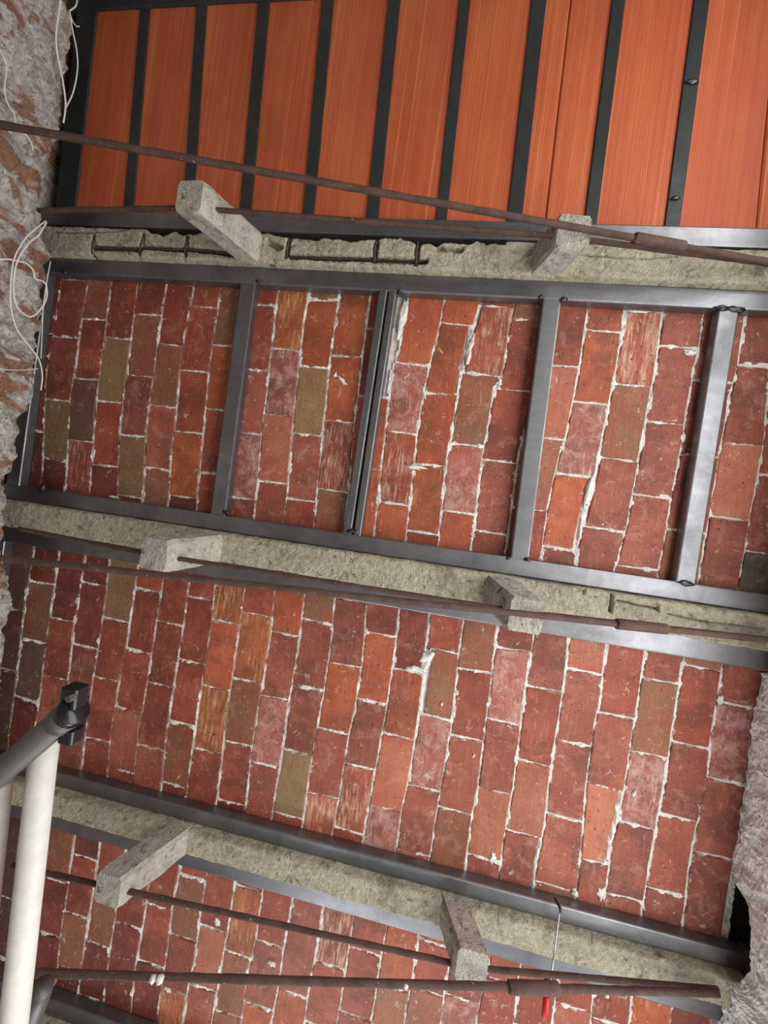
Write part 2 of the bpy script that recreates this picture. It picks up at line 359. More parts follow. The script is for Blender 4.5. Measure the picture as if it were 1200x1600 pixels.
P3L = lines([(12,875),(0,933),(-12,1037),(-30,1167)],
 [(52,871),(40,933),(29,1037),(19,1108),(13,1167)], [(93,863),(85,917),(71,1010),(63,1082),(55,1132),(48,1180)], [(133,869),(124,925),(115,978),(107,1061),(93,1165)],
 [(169,890),(161,962),(152,1021),(144,1075),(133,1151),(129,1196)], [(213,901),(199,999),(187,1063),(173,1153),(168,1209)], [(256,906),(245,967),(237,1023),(227,1085),(219,1127),(211,1204)],
 [(296,911),(287,983),(277,1037),(271,1075),(261,1135),(252,1231)], [(336,912),(332,968),(320,1040),(313,1088),(302,1160),(293,1240)],
 [(384,915),(376,971),(365,1053),(356,1105),(348,1175),(339,1253)], [(429,920),(424,987),(411,1064),(403,1107),(392,1178),(384,1261)],
 [(477,925),(469,992),(457,1064),(451,1105),(439,1191),(425,1277)], [(524,933),(517,1008),(507,1083),(501,1110),(489,1178),(479,1242),(473,1285)],
 [(573,944),(565,1040),(555,1105),(543,1157),(529,1250),(520,1301)], [(624,952),(615,1037),(605,1104),(597,1149),(587,1202),(577,1258),(567,1317)],
 [(673,960),(667,1016),(660,1069),(649,1158),(637,1225),(627,1273),(621,1321)], [(725,971),(717,1027),(708,1120),(703,1152),(691,1225),(680,1289),(672,1340)],
 [(777,979),(769,1051),(759,1131),(756,1153),(749,1220),(737,1279),(727,1356)], [(835,992),(825,1053),(817,1112),(812,1150),(801,1239),(788,1313),(780,1369)],
 [(888,1005),(879,1085),(868,1152),(860,1209),(848,1311),(835,1375)], [(947,1012),(937,1100),(925,1164),(917,1220),(911,1293),(901,1394)],
 [(1008,1023),(997,1097),(988,1153),(978,1219),(968,1271),(955,1317),(944,1413)], [(1067,1041),(1061,1079),(1051,1140),(1040,1217),(1027,1285),(1016,1343),(1004,1423)],
 [(1128,1049),(1117,1113),(1109,1167),(1104,1222),(1091,1285),(1077,1359),(1067,1442)], [(1191,1065),(1184,1129),(1171,1225),(1157,1287),(1146,1343),(1130,1445)])
P3J = [([951, 1045], 'kkk'), ([911, 1002, 1093], 'dnkd'), ([969, 1059, 1155], 'drpd'), ([913, 1010, 1105], 'ddpp'), ([969, 1061, 1155], 'trrr'), ([922, 1018, 1109, 1203], 'orrpr'),
 ([974, 1070, 1168], 'rrrp'), ([935, 1034, 1131, 1227], 'rrrnr'), ([972, 1075, 1174], 'yoyr'), ([960, 1064, 1162, 1255], 'rynrd'), ([991, 1091, 1194], 'opwp'), ([971, 1076, 1175, 1274], 'npptr'),
 ([937, 1039, 1143, 1243], 'npops'), ([991, 1096, 1198, 1298], 'ropsr'), ([1049, 1151, 1263], 'robw'), ([1017, 1121, 1232, 1332], 'rnwpp'), ([1048, 1153, 1267], 'nrpn'), ([1015, 1128, 1237, 1341], 'rwpbp'),
 ([1077, 1192, 1303], 'prbp'), ([1049, 1161, 1278, 1386], 'bpppn'), ([1119, 1229, 1346], 'rpbp'), ([1065, 1179, 1290, 1402], 'pnwpp'), ([1044, 1164, 1278, 1394], 'nrppp'), ([1103, 1222, 1337], 'pwpp')]
P3G = {(15, 1): (8, 0), (14, 0): (0, 3), (20, 2): (0, 5), (18, 3): (0, 4)}
P4L = lines([(-8,1330),(-25,1489)], [(28,1330),(13,1489)], [(73,1320),(61,1420),(50,1530)], [(116,1308),(109,1367),(99,1431),(92,1495),(86,1538)], [(156,1316),(152,1348),(140,1425),(131,1487),(122,1551)],
 [(198,1320),(182,1420),(171,1487),(164,1542),(162,1567)], [(240,1330),(229,1404),(222,1449),(211,1511),(204,1582)], [(280,1365),(269,1413),(260,1499),(251,1547),(245,1595)],
 [(323,1368),(312,1440),(303,1504),(293,1544),(285,1597)], [(367,1381),(355,1461),(345,1509),(339,1552),(331,1597)], [(411,1392),(400,1467),(389,1509),(381,1563),(377,1597)],
 [(457,1408),(445,1472),(437,1531),(424,1597)], [(504,1421),(496,1480),(485,1531),(476,1595)], [(552,1437),(539,1520),(527,1597)], [(604,1451),(593,1509),(580,1597)], [(653,1472),(644,1531),(632,1597)],
 [(712,1460),(701,1515),(691,1573),(688,1597)], [(765,1500),(752,1557),(744,1600)], [(815,1500),(811,1525),(803,1597)], [(876,1510),(872,1534),(863,1600)], [(934,1520),(929,1546),(923,1600)],
 [(993,1530),(988,1563),(984,1600)], [(1055,1550),(1046,1600)], [(1118,1560),(1110,1610)])
P4J = [([1400, 1495], 'kkk'), ([1385, 1480], 'kkk'), ([1375, 1460, 1545], 'nddd'), ([1340, 1430, 1513], 'drnd'), ([1390, 1476, 1560], 'rndd'), ([1350, 1445, 1536], 'rrdd'), ([1417, 1507, 1595], 'rrdd'),
 ([1371, 1465, 1547], 'rnry'), ([1452, 1544], 'rbp'), ([1388, 1491, 1585], 'rynn'), ([1475, 1573], 'rpo'), ([1450, 1552], 'ppo'), ([1508, 1605], 'srr'), ([1487, 1588], 'rrr'), ([1545, 1640], 'onr'),
 ([1475, 1550, 1640], 'rrnr'), ([1562, 1660], 'pwr'), ([1532, 1640], 'rrp'), ([1500, 1610], 'rrp'), ([1575, 1680], 'rpr'), ([1600], 'rr'), ([1640], 'or'), ([1640], 'pp')]
def bay(name, L, J, G, v0, v1, u0, u1, label):
    rl = []
    for l in L:
        q = sorted(((p[1], p[0]) for p in (uv(*x) for x in l)))
        vs = [a for a, b in q]; us = [b for a, b in q]
        rl.append((np.array([v0 - .1] + vs + [v1 + .1]), np.array([us[0]] + us + [us[-1]])))
    ul = lambda k, v: float(np.interp(v, *rl[k]))
    cols = []
    for k, (js, cs) in enumerate(J):
        vj = []
        for y in js:
            v = .0
            for _ in range(4):   # column centre at this height
                xc = 0
                la = L[k]; lb = L[k + 1]
                xa = np.interp(y, [p[1] for p in la], [p[0] for p in la]); xb = np.interp(y, [p[1] for p in lb], [p[0] for p in lb])
                v = uv((xa + xb) / 2, y)[1]; break
            vj.append(v)
        cols.append(([v0 - .02] + [v for v in vj] + [v1 + .02], cs))
    # mortar bed: raised at the joints, hidden behind the bricks elsewhere
    st = .0065; nu = int((u1 - u0) / st); nv = int((v1 - v0) / st)
    gv = np.linspace(v0, v1, nv); gu = np.linspace(u0, u1, nu)
    LU = np.array([np.interp(gv, *r) for r in rl])           # lines x nv
    vs = []
    for i in range(nu):
        for j in range(nv):
            u, v = gu[i], gv[j]
            k = int(np.searchsorted(LU[:, j], u)) - 1
            dd = 0.
            if 0 <= k < len(cols):
                du = min(u - LU[k, j], LU[k + 1, j] - u); vj = cols[k][0]
                dv = min(abs(v - x) for x in vj[1:-1]) if len(vj) > 2 else 1
                dd = min(du, dv)
            n = fr(u * 26, v * 26, 1.7, 4, .8); n2 = fr(u * 90, v * 90, 4.2, 2)
            w_ = -.0020 + .0058 * n + .0030 * n2 if dd < .0085 else -.009
            vs.append((u, v, H - w_))
    o = tag(obj(name, vs, grid_faces(nu, nv), M_MORTAR), label, 'ceiling', kind='structure')
    for k, (vj, cs) in enumerate(cols):
        for i in range(len(vj) - 1):
            va, vb = vj[i], vj[i + 1]
            if vb < v0 - .01 or va > v1 + .01 or vb - va < .012: continue
            c = cs[min(i, len(cs) - 1)]
            g0, g1 = G.get((k, i), (0, 0)); g0 = g0 / 450.; g1 = g1 / 450.
            ga = [.0008 + .0032 * random.random() for _ in range(4)]
            ta = random.uniform(-.006, .006); tb = random.uniform(-.006, .006)
            va_, vb_ = va + ga[0], vb - ga[1]
            cu = (ul(k, (va + vb) / 2) + ul(k + 1, (va + vb) / 2)) / 2; cv = (va + vb) / 2
            if cu < u0 - .03 or cu > u1 + .05: continue
            sd = random.random() * 50
            def ring(ins, w_):
                out = []; nl = 6; ns = 4
                def jit(q, s): return s * noise.noise(Vector((q[0] * 38 + sd, q[1] * 38, sd)))
                e = []
                for t in range(nl): v = va_ + (vb_ - va_) * t / nl; e.append((ul(k, v) + ga[2] + g0 + ins, v, 1, 0))
                for t in range(ns): f = t / ns; e.append((ul(k, vb_) * (1 - f) + ul(k + 1, vb_) * f, vb_ - ins, 0, -1, f))
                for t in range(nl): v = vb_ - (vb_ - va_) * t / nl; e.append((ul(k + 1, v) - ga[3] - g1 - ins, v, -1, 0))
                for t in range(ns): f = t / ns; e.append((ul(k + 1, va_) * (1 - f) + ul(k, va_) * f, va_ + ins, 0, 1, 1 - f))
                lo = ul(k, cv) + ga[2] + g0 + ins; hi = ul(k + 1, cv) - ga[3] - g1 - ins
                for q in e:
                    x, y = q[0], q[1]
                    if len(q) == 5: x = (ul(k, y) + ga[2] + g0 + ins) * (1 - q[4]) + (ul(k + 1, y) - ga[3] - g1 - ins) * q[4]
                    f = (x - lo) / max(hi - lo, .01)
                    y += (ta if y < cv else tb) * (f - .5)
                    y = min(max(y, va_ + ins - .006), vb_ - ins + .006)
                    x += jit((x, y), .0034); y += jit((y, x), .0034)
                    out.append((x - cu, y - cv, -w_ + .0012 * noise.noise(Vector((x * 15, y * 15, sd)))))
                return out
            lift = random.uniform(-.0012, .0024)
            a = ring(0, -.022); b = ring(0, lift - .0025); d = ring(.0028, lift)
            n = len(a); vs2 = a + b + d
            fs2 = [(r * n + q, r * n + (q + 1) % n, (r + 1) * n + (q + 1) % n, (r + 1) * n + q) for r in (0, 1) for q in range(n)]
            fs2.append(tuple(range(2 * n, 3 * n)))
            bo = obj('brick', vs2, fs2, BM[c], o, (cu, cv, H))
    return o
bay('ceiling', P2L, P2J, P2G, -.80, .135, -1.72, 1.40, 'red brick ceiling bay crossed by four steel bars')
bay('ceiling', P3L, P3J, P3G, .275, 1.185, -1.72, 1.045, 'wide unbroken red brick ceiling bay in the middle')
bay('ceiling', P4L, P4J, {}, 1.325, 2.05, -1.72, 1.40, 'lowest red brick ceiling bay behind the long rusty rod')

CEIL = [o for o in bpy.data.objects if o.type == 'MESH' and o.get('kind') == 'structure' and o.name.startswith('ceiling')]
def splash(px, py, ru, rv, seed, ang=0., th=.006):
    p = at(px, py, 0); vs, fs = blob((0, 0, 0), (ru, rv, th), 1.0, seed, 14, 7)
    c, s_ = math.cos(ang), math.sin(ang); vs = [Vector((v.x * c - v.y * s_, v.x * s_ + v.y * c, v.z)) for v in vs]
    host = min((o for o in CEIL if 'brick' in o['label']), key=lambda o: abs(sum(v.co.y for v in list(o.data.vertices)[::997]) / len(list(o.data.vertices)[::997]) - p.y))
    return obj('mortar_splash', vs, fs, M_MORTAR, host, p, True)
for i, a in enumerate([(668, 1030, .020, .034, .3), (650, 1046, .036, .011, .1), (534, 594, .020, .007, .6), (524, 586, .006, .010, .2), (1078, 551, .019, .009, .1), (612, 786, .036, .006, .0), (648, 730, .034, .007, .05), (921, 765, .012, .060, .1),
                       (628, 500, .012, .075, .12), (735, 545, .010, .050, .14), (964, 1262, .010, .022, -.3), (938, 1395, .012, .028, .1), (897, 1395, .010, .014, 0), (780, 598, .009, .014, .0), (1126, 596, .012, .014, .4), (1125, 1092, .010, .014, 0),
                       (262, 1545, .016, .008, .3), (770, 1340, .01, .02, .1), (178, 777, .028, .005, .05), (690, 1100, .004, .007, 0), (740, 1180, .004, .009, 0), (990, 1240, .005, .012, .3), (340, 1440, .014, .012, .3), (425, 1505, .020, .008, .2)]):
    splash(a[0], a[1], a[2], a[3], i * 2.7, a[4])

# clay plank bay
JX = [((220,10),(232,10),(192,322),(207,322)), ((308,5),(322,5),(285,325),(301,325)), ((404,0),(420,0),(374,325),(392,325)), ((504,0),(520,0),(472,332),(490,332)), ((607,0),(625,0),(572,338),(591,338)),
      ((718,0),(735,0),(681,342),(698,342)), ((833,0),(852,0),(793,343),(816,343)), ((958,0),(978,0),(914,347),(934,347)), ((1087,0),(1109,0),(1040,352),(1064,352))]
cc = tag(obj('ceiling', *boxm(-1.72, 1.40, -1.95, -.93, H + .02, H + .06), M_SLAB), 'terracotta plank ceiling bay laid over black joists', 'ceiling', kind='structure')
def midu(a, b): return (uv(*a, .04)[0] + uv(*b, .04)[0]) / 2
jl = [(midu(a, b), midu(c, d)) for a, b, c, d in JX]          # (u at far end, u at near end)
vA, vBn = -1.84, -.965
def ext(q):  # joist line -> u at vA and vBn
    v0_, v1_ = -1.76, -1.01; s = (q[1] - q[0]) / (v1_ - v0_); return q[0] + s * (vA - v0_), q[0] + s * (vBn - v0_)
bl = [ext((-1.65, -1.62))] + [ext(q) for q in jl[:7]] + [ext((uv(892, 0, .03)[0], uv(852, 345, .03)[0]))] + [ext(q) for q in jl[7:]] + [ext((uv(1216, 0, .03)[0], uv(1184, 352, .03)[0])), (1.25, 1.27)]
for a, b in zip(bl[:-1], bl[1:]):
    g = .0012; r = .004; cu = (a[0] + b[0] + a[1] + b[1]) / 4; cv = (vA + vBn) / 2; dz = random.uniform(0, .002)
    q0 = [(a[0] + g, vA), (a[1] + g, vBn), (b[1] - g, vBn), (b[0] - g, vA)]
    q1 = [(a[0] + g + r, vA + r), (a[1] + g + r, vBn - r), (b[1] - g - r, vBn - r), (b[0] - g - r, vA + r)]
    vs = [(x - cu, y - cv, .042) for x, y in q0] + [(x - cu, y - cv, .004 + dz) for x, y in q0] + [(x - cu, y - cv, dz) for x, y in q1]
    fs = [(i + 4 * k, (i + 1) % 4 + 4 * k, (i + 1) % 4 + 4 * k + 4, i + 4 * k + 4) for k in (0, 1) for i in range(4)] + [(8, 9, 10, 11), (3, 2, 1, 0)]
    obj('clay_plank', vs, fs, M_CLAY, cc, (cu, cv, H - .030))

# ------------------------------------------------------------------ steel frames
T = .040
def rail(root, name, u0, u1, v0, v1, mat=None, w0=-.0, w1=T, r=.005):
    vc = (v0 + v1) / 2; hw = (v1 - v0) / 2
    return part(name, *prism((u0, vc, H), (u1, vc, H), bevel_sec(-hw, hw, -w1, -w0, r)), mat or M_STEEL, root)
def bar(root, name, p0, p1, hw, mat=None, w0=0., w1=T, r=.005):
    return part(name, *prism((p0[0], p0[1], H), (p1[0], p1[1], H), bevel_sec(-hw, hw, -w1, -w0, r)), mat or M_STEEL, root)
def weld(root, px, py, rx, ry, seed, w=T):
    p = at(px, py, w); part('weld_bead', *blob(p, (rx, ry, .006), .8, seed, 12, 7), M_WELD, root, True)
G_FR = 'steel frames under the ceiling bays'
f1 = empty('steel_frame', (-.2, -1.4, H), 'steel frame with black joists carrying the terracotta planks', 'frame', G_FR)
rail(f1, 'rail', -1.73, 1.40, -1.008, -.946); rail(f1, 'rail', -1.73, 1.40, -1.868, -1.802, M_JOIST)
bar(f1, 'side_bar', (-1.625, -1.80), (-1.60, -1.01), .045, M_JOIST, -.004, .038)
for q, (a, b, c, d) in zip(jl, JX):
    s = (q[1] - q[0]) / .75; hw = abs(uv(*d, .04)[0] - uv(*c, .04)[0]) / 2
    bar(f1, 'joist', (q[0] - s * .045, -1.803), (q[1], -1.007), hw, M_JOIST, -.001, .036, .002)
weld(f1, 1081, 128, .018, .008, 3, .037); weld(f1, 1055, 310, .016, .006, 5, .037)
f2 = empty('steel_frame', (-.2, -.33, H), 'welded steel frame with four cross bars under the brick bay', 'frame', G_FR)
rail(f2, 'rail', -1.73, 1.40, -.818, -.756); rail(f2, 'rail', -1.73, 1.40, .090, .148)
def xbar(a, b, c, d, name='cross_bar'):
    p0 = [(uv(*a, T)[i] + uv(*b, T)[i]) / 2 for i in (0, 1)]; p1 = [(uv(*c, T)[i] + uv(*d, T)[i]) / 2 for i in (0, 1)]
    hw = (uv(*b, T)[0] - uv(*a, T)[0] + uv(*d, T)[0] - uv(*c, T)[0]) / 4
    s = (p1[0] - p0[0]) / (p1[1] - p0[1]); u0 = p0[0] + s * (-.757 - p0[1]); u1 = p0[0] + s * (.091 - p0[1])
    bar(f2, name, (u0, -.757), (u1, .091), hw)
xbar((375, 437), (400, 438), (330, 797), (351, 800)); xbar((593, 450), (606, 450), (537, 826), (550, 828)); xbar((608.5, 451), (620, 451), (552.5, 828), (565, 830))
xbar((849, 465), (877, 467), (797, 872), (827, 874)); xbar((1124, 483), (1155, 485), (1055, 905), (1089, 910))
bar(f2, 'side_bar', (-1.668, -.757), (-1.668, .091), .03)
for i, (x, y, a, b) in enumerate([(404, 440, .008, .008), (354, 801, .012, .007), (551, 830, .022, .009), (624, 456, .008, .01), (846, 464, .010, .008), (880, 468, .012, .009), (824, 874, .010, .007), (794, 872, .006, .006),
                                  (1128, 481, .02, .008), (1150, 484, .022, .010), (1072, 911, .026, .009), (66, 762, .012, .014), (100, 424, .01, .008)]): weld(f2, x, y, a, b, i * 1.3)
f3 = empty('steel_frame', (-.2, .72, H), 'pair of steel rails edging the wide middle brick bay', 'frame', G_FR)
rail(f3, 'rail', -1.73, 1.15, .247, .317); rail(f3, 'rail', -1.73, 1.20, 1.152, 1.203)
bar(f3, 'side_bar', (-1.70, .318), (-1.70, 1.151), .03); rail(f3, 'end_bar', 1.065, 1.125, 1.140, 1.225, None, .01, .055)
f4 = empty('steel_frame', (-.2, 1.68, H), 'steel rails edging the lowest brick bay', 'frame', G_FR)
rail(f4, 'rail', -1.73, 1.15, 1.292, 1.366); rail(f4, 'rail', -1.73, 1.15, 1.995, 2.055)
bar(f4, 'side_bar', (-1.70, 1.367), (-1.70, 1.994), .03)

# ------------------------------------------------------------------ concrete beams with struts
WB = .070
def seg_dist(u, v, a, b):
    ax, ay = a; bx, by = b; L = (bx - ax) ** 2 + (by - ay) ** 2; t = max(0, min(1, ((u - ax) * (bx - ax) + (v - ay) * (by - ay)) / max(L, 1e-9)))
    return math.hypot(u - ax - t * (bx - ax), v - ay - t * (by - ay))
def beam_mesh(u0, u1, v0, v1, grooves=(), step=.006, seed=0., broken=None, nb=34, wb=WB):
    nu = int((u1 - u0) / step) + 1; gs = []
    for (x0, y0, x1, y1, hwp, dep) in grooves:
        gs.append((uv(x0, y0, wb), uv(x1, y1, wb), hwp / 430., dep))
    sec = [(0, -.04), (0, .0), (0, .03), (0, wb - .012), (0.0015, wb - .004)] + [((j + .5) / nb, wb) for j in range(nb)] + [(1 - .0015, wb - .004), (1, wb - .012), (1, .03), (1, .0), (1, -.04)]
    n = len(sec); vs = []
    for i in range(nu):
        u = u0 + (u1 - u0) * i / (nu - 1)
        c0 = .006 * fr(u * 11, seed, 0, 4, .7); c1 = .005 * fr(u * 11, seed + 9, 0, 4, .7)
        b0 = broken(u) if broken else 0.
        for k, (f, w_) in enumerate(sec):
            low = w_ > wb - .02
            a0 = v0 + max(0, c0 + .001) * low + (b0 if w_ > .01 else 0); a1 = v1 - max(0, c1) * low
            v = a0 + (a1 - a0) * f; ww = w_
            if k >= 4 and k < n - 4:
                ww += .0028 * fr(u * 14, v * 14, seed, 5, .7)
                e = min(f, 1 - f); ww -= .006 * max(0, 1 - e / .07) ** 2
                for (ga, gb, hw, dep) in gs:
                    d = seg_dist(u, v, ga, gb) * (1 + .3 * noise.noise(Vector((u * 90, v * 90, seed))))
                    if d < hw * 1.6: ww -= dep * min(1, max(0, (1.6 * hw - d) / (.6 * hw)))
            else: v += .0015 * fr(u * 20, w_ * 20, seed, 3)
            vs.append((u, v, H - ww))
    fs = grid_faces(nu, n)
    fs += [tuple(range(n))[::-1], tuple((nu - 1) * n + k for k in range(n))]
    return vs, fs
def strut_mesh(c0, w0, c1, w1, su, sv, seed, ch=.012):
    "cast concrete strut hanging from the beam, corners chamfered, slightly rough"
    sec = []
    n = 7
    pts = [(-su, -sv), (su, -sv), (su, sv), (-su, sv)]
    for (a, b), (c, d) in zip(pts, pts[1:] + pts[:1]):
        for k in range(n): t = k / n; sec.append((a + (c - a) * t, b + (d - b) * t))
    sec = [(max(-su + (ch * .6 if abs(abs(b) - sv) < 1e-6 and abs(a) > su - 1e-6 else 0), min(su - (ch * .6 if abs(abs(b) - sv) < 1e-6 and abs(a) > su - 1e-6 else 0), a)), b) for a, b in sec]
    rows = 14; vs = []; m = len(sec)
    for i in range(rows + 3):
        t = min(1, i / rows); k = 1.0 if i <= rows - 1 else (.93 if i == rows else (.5 if i == rows + 1 else .12)); tt = t if i < rows - 1 else ((rows - 1.15) / rows + .0 if i == rows - 1 else 1)
        cx = c0[0] + (c1[0] - c0[0]) * tt; cy = c0[1] + (c1[1] - c0[1]) * tt; ww = w0 + (w1 - w0) * tt
        for a, b in sec:
            p = Vector((cx + a * k, cy + b * k, H - ww)); q = p * 13 + Vector((seed, 0, 0))
            p += Vector((a, b, -.4 * su)).normalized() * .0034 * noise.fractal(q, .7, 2.1, 5)
            vs.append(p)
    fs = []
    for i in range(rows + 2):
        for k in range(m): a = i * m + k; b = i * m + (k + 1) % m; fs.append((a, a + m, b + m, b))
    fs.append(tuple((rows + 2) * m + k for k in range(m)))
    return vs, fs
BG = 'concrete beams of the ceiling'
def make_beam(v0, v1, label, struts, grooves=(), seed=0., step=.006, broken=None, u0=-1.725, u1=1.16, bars=()):
    r = empty('concrete_beam', (-.25, (v0 + v1) / 2, H), label, 'beam', BG)
    part('beam', *beam_mesh(u0, u1, v0, v1, grooves, step, seed, broken), M_CONC, r, True)
    for (c0, c1, w1, su, sv) in struts: part('strut', *strut_mesh(c0, .045, c1, w1, su, sv, seed + c0[0] * 7), M_STRUT, r)
    for (pts, rad) in bars:
        part('rebar', *tube([at(x, y, w_) for x, y, w_ in pts], rad, 8, .3, True, seed, .02), M_RUST, r, True)
    return r
g1 = [(148, 386, 218, 389, 3.2, .03), (226, 385, 288, 389, 3.2, .03), (296, 388, 366, 396, 3.2, .03), (455, 400, 584, 404, 3.2, .035), (592, 405, 664, 408, 3.2, .035),
      (147, 368, 143, 396, 2.2, .02), (225, 366, 217, 396, 2.2, .02), (293, 369, 289, 398, 2.2, .02), (452, 374, 447, 400, 2.4, .025), (588, 378, 585, 408, 2.4, .025), (653, 380, 650, 412, 2.4, .025),
      (85, 362, 135, 364, 1.1, .012), (135, 364, 200, 358, 1.1, .012), (420, 378, 436, 386, 3.5, .03), (685, 388, 720, 390, 3, .025), (925, 400, 1010, 404, 1.0, .012), (1010, 404, 1075, 398, 1.0, .01), (870, 390, 925, 400, 1., .01)]
def broken1(u):
    a = uv(222, 370, WB)[0]; b = uv(790, 385, WB)[0]
    if u < a or u > b: return 0.
    return max(0., .012 + .022 * fr(u * 9, 3.3, 1, 4, .8))
bars1 = [([(143, 388, .058), (220, 389, .058), (290, 391, .056), (370, 397, .056)], .0055), ([(447, 402, .052), (590, 406, .052), (668, 409, .052)], .0055), ([(225, 370, .045), (300, 372, .045), (380, 376, .045)], .005), ([(450, 377, .045), (600, 383, .045)], .005)]
for x0, y0, x1, y1 in [(147, 366, 143, 398), (225, 364, 217, 398), (293, 367, 289, 400), (452, 372, 447, 410), (588, 376, 585, 412), (653, 378, 650, 414)]:
    bars1.append(([(x0, y0, .062), ((x0 + x1) / 2 - 1, (y0 + y1) / 2, .066), (x1, y1, .062)], .0035))
beam1 = make_beam(-.922, -.816, 'spalled concrete beam with rusty rebar showing, below the terracotta planks',
    [((-.775, -.868), (-.868, -.868), .285, .044, .050), ((.225, -.868), (.272, -.868), .190, .048, .050)], g1, 1.0, .0042, broken1, bars=bars1)
g2 = [(957, 930, 954, 956, 1.3, .03), (965, 939, 1028, 952, 1.0, .02), (1030, 946, 1029, 955, 1.1, .02), (914, 923, 913, 928, 1.2, .02), (1045, 960, 1100, 972, .9, .012), (1100, 972, 1195, 984, .9, .012)]
c21 = uv(240, 866, .28); c22 = uv(822, 962, .215)
beam2 = make_beam(.149, .253, 'whole yellowish concrete beam below the bay with four cross bars', [((-.775, .205), (c21[0], c21[1]), .28, .046, .050), ((.215, .200), (c22[0], c22[1]), .215, .048, .050)], g2, 22.0, .0038)
c31 = uv(168, 1391, .285); c32 = uv(738, 1512, .22)
beam3 = make_beam(1.205, 1.293, 'concrete beam with a broken right end below the wide middle bay', [((-.752, 1.252), (c31[0], c31[1]), .285, .044, .049), ((.215, 1.252), (c32[0], c32[1]), .22, .046, .049)], [(790, 1425, 800, 1440, 1.5, .01)], 41.0, u1=1.06)
beam4 = make_beam(2.058, 2.165, 'concrete beam only just in view at the lower left corner', [], (), 60.0, u1=1.16)

# ------------------------------------------------------------------ tie rods
TG = 'rusty tie rods strung under the beams'
def tie(label, pts, rad, coupler=None, seed=0, blobs=()):
    P = [Vector(p) for p in pts]
    r = empty('tie_rod', P[0], label, 'tie rod', TG)
    part('rod', *tube(P, rad, 10, .16, True, seed, .03), M_RUST, r, True)
    if coupler:
        a, b, cr = coupler
        part('coupler', *tube([a, a.lerp(b, .03), a.lerp(b, .97), b], [cr * .85, cr, cr, cr * .85], 14, .05, True, seed), M_RUST, r, True)
    for i, (x, y, w_, s) in enumerate(blobs): part('mortar_splash', *blob(at(x, y, w_), (s, s * .9, s), .4, i), M_CABLE, r, True)
    return r
def line_rod(v_hint, a, b, t): return Vector(a).lerp(Vector(b), t)
# rods with couplers: they run straight from the right end of each beam down to the left wall
def lower_rod(pa, pb, label, cx, rad, seed, blobs=()):
    a, b = at(*pa), at(*pb); d = (b - a)
    tl = (UL - .03 - a.x) / d.x; end = a + d * tl
    def near(px, py):      # point of the rod closest to a sight line
        o = Vector((0, 0, H - D)); q = (at(px, py) - o).normalized(); n = (b - a).normalized(); w0 = a - o
        B = n.dot(q); return a + n * ((B * q.dot(w0) - n.dot(w0)) / (1 - B * B))
    tie(label, [end, a, b] if False else [end, b], rad, (near(*cx[0]), near(*cx[1]), rad * 1.65), seed, blobs)
lower_rod((0, 195, .500), (1215, 412, .106), 'long rusty rod with coupler crossing the terracotta planks and the rubble wall', ((990, 372), (1070, 384)), .0090, 1.)
lower_rod((0, 872, .500), (1210, 1001, .106), 'long rusty rod with coupler under the middle concrete beam', ((962, 971), (1042, 979)), .0090, 2.)
lower_rod((0, 1519, .510), (1122, 1552, .104), 'lowest rusty rod with coupler and two white mortar splashes', ((795, 1550), (875, 1552)), .0090, 3., [(239, 1530, .440, .009), (250, 1530, .436, .010), (634, 1541, .300, .007), (948, 1555, .135, .006)])
tie('thin rusty rod through the two struts of the spalled beam', [at(60, 329, .215), at(300, 325, .24), at(880, 370, .172), at(1215, 414, .082)], .0078, None, 4)
tie('thin rusty rod through the struts of the middle beam', [at(30, 826, .215), at(240, 867, .245), at(822, 957, .175), at(1210, 1000, .082)], .0078, None, 5)
tie('thin rusty rod through the struts of the beam nearest the bottom', [at(20, 1352, .225), at(180, 1388, .262), at(738, 1512, .185), at(1122, 1546, .082)], .0078, None, 6)

# ------------------------------------------------------------------ hand tool tucked behind the rods
h = empty('screwdriver', at(874, 1424, .075), 'red-handled tool with long steel shaft tucked behind the rusty rods', 'tool')
p0 = at(874.5, 1424, .078); p1 = at(859, 1540, .118); p2 = at(851, 1590, .130)
part('shaft', *tube([p0, p1, at(857.5, 1567, .122)], .0024, 10), M_CHROME, h, True)
part('hook', *tube(smooth_path([at(867, 1404, .052), at(871, 1411, .066), at(875, 1418, .078), at(876, 1425, .08)], 4), .0042, 10), M_BLACK, h, True)
part('collar', *tube([at(853, 1526, .112), at(854, 1530, .114), at(856, 1545, .118), at(855, 1560, .12)], [.005, .007, .006, .005], 10), M_BLACK, h, True)
part('handle', *tube([at(854.5, 1556, .12), at(854, 1560, .121), at(851, 1588, .130), at(850.5, 1592, .131)], [.006, .0092, .0092, .006], 12), M_RED, h, True)

# ------------------------------------------------------------------ scaffold at the lower left
sc = empty('scaffold', (-1.12, 1.0, 0), 'scaffold of white and grey tubes with black coupler at the lower left', 'scaffold')
r_ = .0242
wA = at(70, 1160, .645); wB = at(21, 1606, .645); dW = (wB - wA)
part('white_tube', *tube([wA - dW * .02, wB + dW * 1.1], r_, 24), M_WHITE, sc, True)
xA = at(-3, 1225, .645); part('white_tube', *tube([xA, xA + dW * 2.0], r_, 24), M_WHITE, sc, True)
gA = at(105, 1118, .697); gB = at(0, 1207, .697); dG = (gB - gA)
part('grey_tube', *tube([gA, gB + dG * 2.2], r_, 24, .0), M_GALV, sc, True)
dg = dG.normalized()
part('end_rim', *tube([gA - dg * .004, gA + dg * .022], r_ * 1.10, 24), M_GALV, sc, True)
cp = part('coupler', *tube([gA - dg * .022, gA - dg * .003], r_ * 1.12, 20), M_BLACK, sc, True)
